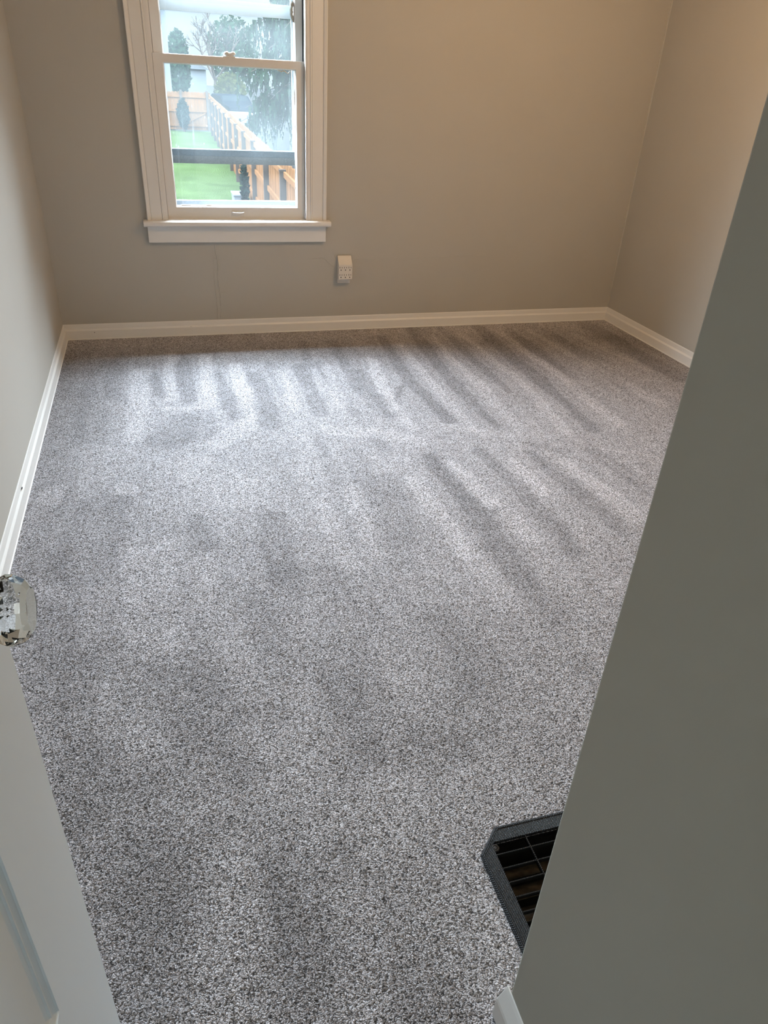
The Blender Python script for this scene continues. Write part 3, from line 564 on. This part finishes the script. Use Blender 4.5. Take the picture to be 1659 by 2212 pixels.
m_carglass = mat('car_glass', (0.00153, 0.00204, 0.00238), .4, .0)
m_tyre = mat('tyre_rubber', (0.00025, 0.00025, 0.00025), .9, .0)
def fx(y): return 1.84 * 1.4 - .224 + .0335 * (y - 1.741)      # line of the side fence
MB().add([(-20, .16, GZ), (fx(.16) + .02, .16, GZ), (fx(34.8) + .02, 34.8, GZ), (-20, 34.8, GZ), (-20, .16, GZ - .1), (fx(.16) + .02, .16, GZ - .1), (fx(34.8) + .02, 34.8, GZ - .1), (-20, 34.8, GZ - .1)],
   [(0, 1, 2, 3), (4, 5, 6, 7), (0, 1, 5, 4), (1, 2, 6, 5), (2, 3, 7, 6), (3, 0, 4, 7)]).build('lawn', m_lawn, tag=dict(label='mown green lawn beside the wooden fence', cat='lawn', kind='stuff'))
MB().box(-60, 90, .16, 120, GZ - .35, GZ - .11).build('ground_outside', m_pave, tag=ST)
# side fence running away from the house
sfc = empty('wooden_fence', (fx(4), 4, GZ), label='orange cedar board fence running along the lawn away from the window', cat='fence')
ang = math.atan(.0335); Mf = Matrix.Translation((fx(4), 4, GZ)) @ Matrix.Rotation(-ang, 4, 'Z')
sfc.rotation_euler = (0, 0, -ang)
b = MB(); y = -2.4; i = 0
while y < 30.3:
    h = 1.53 + random.uniform(-.012, .012); w = .138; dx = random.uniform(-.003, .003)
    b.prism([(y, 0), (y, h - .03), (y + .03, h), (y + w - .03, h), (y + w, h - .03), (y + w, 0)], lambda u, v, t: (t, u, v), .02 + dx, .038 + dx); y += .146
b.build('fence_boards', m_wood, sfc)
for z in (.25, .80, 1.32): MB().box(-.02, .02, -2.4, 30.4, z, z + .085).build('fence_rail', m_wood, sfc)
y = -1.0
while y < 30.0:
    b = MB(); b.box(-.075, .02, y, y + .09, 0, 1.40); b.box(-.082, .027, y - .007, y + .097, 1.40, 1.43); b.build('fence_post', m_post, sfc); y += 2.45
# gate panel across the end of the yard
gp = empty('fence_gate', (1.2, 34.9, GZ), label='cedar gate section facing the house at the far end of the lawn', cat='fence gate')
b = MB(); x = -2.2
while x < 2.25:
    h = 1.60 + random.uniform(-.015, .015); b.prism([(x, 0.04), (x, h - .035), (x + .035, h), (x + .105, h), (x + .14, h - .035), (x + .14, .04)], lambda u, v, t: (u, t, v), .0, .02); x += .147
b.build('gate_boards', m_wood, gp)
for z in (.18, .78, 1.36): MB().box(-2.2, 2.25, -.045, 0, z, z + .09).build('gate_rail', m_wood, gp)
MB().prism([(1.16, .27), (2.1, .72), (2.1, .78), (1.16, .33)], lambda u, v, t: (u, t, v), -.04, -.002).build('gate_brace', m_wood, gp)
for x in (.98, 2.16): MB().box(x, x + .10, -.10, .0, 0, 1.66).build('gate_post', m_post, gp)

def leafblob(b, c, r, n, size, droop=1.6):
    for _ in range(n):
        while True:
            p = rng.uniform(-1, 1, 3)
            if p @ p < 1: break
        q = Vector((c[0] + p[0] * r[0], c[1] + p[1] * r[1], c[2] + p[2] * r[2])); s = size * rng.uniform(.5, 1.2)
        a = rng.uniform(0, 6.28); u = Vector((math.cos(a), math.sin(a), rng.uniform(-.3, .3))) * s * .45
        w = Vector((rng.uniform(-.3, .3), rng.uniform(-.3, .3), -droop)) * s * .5
        b.add([q - u, q + u, q + u * .3 + w, q - u * .3 + w], [(0, 1, 2, 3)])
def hang(b, p, L_, n, sz):
    """a drooping strand of foliage"""
    for k in range(n):
        t = k / n; q = Vector(p) + Vector((rng.uniform(-.06, .06), rng.uniform(-.06, .06), -L_ * t)); s = sz * (1 - .5 * t)
        a = rng.uniform(0, 3.14); u = Vector((math.cos(a), math.sin(a), 0)) * s * .4; w = Vector((rng.uniform(-.3, .3) * s, 0, -s * 1.5))
        b.add([q - u, q + u, q + u * .2 + w, q - u * .2 + w], [(0, 1, 2, 3)])
# weeping evergreen behind the fence
tr = empty('weeping_evergreen', (5.75, 21.0, GZ), label='tall weeping evergreen with hanging green sprays behind the side fence', cat='tree')
MB().tube([(0, 0, 0), (.05, 0, 2), (-.02, 0, 4), (0, 0, 7)], [.20, .17, .12, .04], 12).build('trunk', m_bark, tr, smooth=True)
b = MB(); fb = MB()
for k in range(95):
    z = rng.uniform(1.75, 7.0); a = rng.uniform(0, 6.28); reach = 2.5 * (1 - max(0, z - 3.6) / 6.5) * rng.uniform(.6, 1)
    P = [(math.cos(a) * reach * t, math.sin(a) * reach * t, z + .35 * t - .9 * t * t) for t in (0, .35, .7, 1)]
    fb.tube(P, [.035, .025, .015, .006], 5)
    for j in range(20):
        t = .25 + .75 * j / 19; base = (math.cos(a) * reach * t + rng.uniform(-.22, .22), math.sin(a) * reach * t + rng.uniform(-.22, .22), z + .35 * t - .9 * t * t)
        hang(b, base, rng.uniform(.4, 1.1), 15, .13)
b.build('foliage', m_green, tr); fb.build('branches', m_bark, tr)
# rounded shrub and pointed conifers
def shrub(name, x, y, rx, h, m, label, cat, n=900, s=.22):
    e = empty(name, (x, y, GZ), label=label, cat=cat); b = MB(); leafblob(b, (0, 0, h * .56), (rx, rx, h * .47), n, s, 1.0); b.build('foliage', m, e)
    MB().tube([(0, 0, 0), (0, 0, h * .5)], [.06, .02], 8).build('stem', m_bark, e)
shrub('rounded_shrub', 6.0, 50, 1.0, 2.3, m_yel, 'olive rounded shrub behind the dark car', 'shrub', 1500, .3)
shrub('dark_bush', 2.24, 34.25, .28, 1.35, m_dkgreen, 'dark narrow bush in front of the cedar gate', 'bush', 700, .16)
shrub('dwarf_conifer', 2.50, 13.0, .10, .95, m_dkgreen, 'small dark pointed conifer at the foot of the side fence', 'shrub', 500, .09)
shrub('far_evergreen', 3.25, 57.5, .75, 4.6, m_green, 'far green evergreen beside the pale house', 'tree', 1400, .45)
for x, y, rr, h in ((8.5, 72, 2.2, 6.5), (14, 64, 2.2, 6.0), (20, 72, 2.4, 7), (-1.5, 80, 2.5, 5)):
    e = empty('distant_tree', (x, y, GZ), label='hazy distant grey-green tree on the skyline', cat='tree', group='distant trees on the skyline'); b = MB(); leafblob(b, (0, 0, h * .58), (rr, rr, h * .42), 1500, .5, 1.0); b.build('foliage', m_green, e)
    MB().tube([(0, 0, 0), (0, 0, h * .6)], [.2, .06], 8).build('trunk', m_bark, e)
# bare tree
bt = empty('bare_tree', (5.6, 56, GZ), label='leafless brown tree with fine spreading twigs', cat='tree')
b = MB()
def branch(p, d, L_, r, depth):
    q = p + d * L_; b.tube([p, (p + q) / 2 + Vector(rng.uniform(-.05, .05, 3)) * L_, q], [r, r * .85, r * .65], 5, False)
    if depth == 0: return
    for _ in range(3 if depth > 1 else 4):
        nd = (d + Vector(rng.uniform(-.65, .65, 3)) + Vector((0, 0, .12))).normalized(); branch(q, nd, L_ * rng.uniform(.6, .85), r * .6, depth - 1)
branch(Vector((0, 0, 0)), Vector((0, 0, 1)), 1.7, .17, 5); b.build('trunk_and_branches', m_bark, bt)
# added unseen eave over the window, cuts steep sky light
MB().prism([(.16, 2.46), (.62, 2.40), (.66, 2.40), (.66, 2.56), (.16, 2.95)], lambda u, v, t: (t, u, v), -1.5, 5.0).build('trim_added_eave', m_siding, tag=ST)
# pale house on the left
hs = empty('pale_house', (-2.3, 36.5, GZ), label='pale clapboard house with white corner board left of the gate', cat='house')
b = MB(); b.box(-6, 4.14, 0, 8, 0, 5.2); b.build('house_walls', m_siding, hs)
b = MB()
for k in range(28): b.prism([(-.028, k * .18), (0, k * .18 + .175), (0, k * .18)], lambda u, v, t: (t, u, v), -6, 4.0)
b.build('clapboards', m_siding, hs)
b = MB(); b.box(3.80, 4.22, -.04, .14, 0, 5.2); b.build('corner_board', m_whitex, hs)
b = MB(); b.prism([(-.6, 5.2), (4, 7.8), (8.6, 5.2)], lambda u, v, t: (t, u, v), -6.3, 4.4); b.build('roof', m_roof, hs)
# added house outside the frame, blocks sky light from the right
nh = empty('sky_blocking_house', (4.0, 1.6, GZ), label='added unseen house on the right past the fence, blocks sky light', cat='house')
MB().box(0, 9, 0, 12.5, 0, 5.4).build('house_walls', m_roof, nh)
MB().prism([(-.3, 5.4), (4.5, 7.4), (9.3, 5.4)], lambda u, v, t: (u, t, v), -.4, 12.9).build('roof', m_roof, nh)
for y in (2, 5.4, 8.8):
    for z in (1.0, 3.6):
        f = MB(); f.box(-.04, .0, y, y + 1.1, z, z + 1.4); f = f.build('window', m_whitex, nh); MB().box(-.05, -.03, y + .08, y + 1.02, z + .08, z + 1.32).build('pane', m_carglass, f)
# gabled garage far away
gh = empty('far_garage', (3.3, 74, GZ), label='small far white garage under pale roof beyond the gate', cat='garage')
MB().box(-2, 3, 0, 5, 0, 2.2).build('garage_walls', m_whitex, gh); MB().prism([(-2.3, 2.2), (.5, 3.6), (3.3, 2.2)], lambda u, v, t: (u, t, v), -.3, 5.3).build('garage_roof', m_whitex, gh)
# parked car beyond the fence
cr_ = empty('parked_car', (5.3, 43.0, GZ - .11), rz=R(14), label='dark blue parked car seen over the side fence', cat='car')
cp = [(-2.2, .35), (-2.25, .75), (-1.95, .92), (-1.2, 1.0), (-.55, 1.38), (.75, 1.42), (1.35, 1.15), (2.1, 1.0), (2.25, .7), (2.2, .35)]
MB().prism(cp, lambda u, v, t: (t, u, v), -.85, .85).build('car_body', m_car, cr_, bevel=.06)
MB().prism([(-1.05, 1.0), (-.52, 1.32), (.70, 1.36), (1.15, 1.10), (1.0, 1.0)], lambda u, v, t: (t, u, v), -.87, .87).build('side_glass', m_carglass, cr_)
MB().prism([(-1.16, 1.01), (-.58, 1.385), (-.55, 1.37), (-1.12, .99)], lambda u, v, t: (t, u, v), -.74, .74).build('windscreen', m_carglass, cr_)
for sx in (-.86, .70):
    for sy in (-1.45, 1.4):
        MB().lathe([(.33, 0), (.33, .16)], Matrix.Translation((sx, sy, .33)) @ Matrix.Rotation(R(90), 4, 'Y'), 20).build('wheel', m_tyre, cr_)
# white trailer, utility box and the low white box on the lawn
tb = empty('white_trailer', (5.2, 37.5, GZ - .11), label='low white trailer between the fence and the dark car', cat='trailer')
MB().box(-.55, .7, 0, 1.6, .25, .78).build('trailer_box', m_whitex, tb, bevel=.03)
for sx in (-.60, .62): MB().lathe([(.25, 0), (.25, .12)], Matrix.Translation((sx, .8, .25)) @ Matrix.Rotation(R(90), 4, 'Y'), 18).build('wheel', m_tyre, tb)
ub = empty('utility_box', (2.52, 14.3, GZ), label='low white box on the lawn against the side fence', cat='box')
MB().box(-.16, .16, -.3, .3, 0, .16).build('box_body', m_whitex, ub, bevel=.01); MB().box(-.18, .18, -.32, .32, .16, .20).build('box_lid', m_whitex, ub, bevel=.008)
ub = empty('white_marker_post', (4.86, 24.0, GZ - .11), label='slim white marker post glimpsed between the evergreen sprays', cat='post')
MB().box(-.07, .07, -.04, .04, 0, 1.0).build('post_shaft', m_whitex, ub, bevel=.01); MB().box(-.085, .085, -.055, .055, 1.0, 1.05).build('post_cap', m_whitex, ub, bevel=.01)
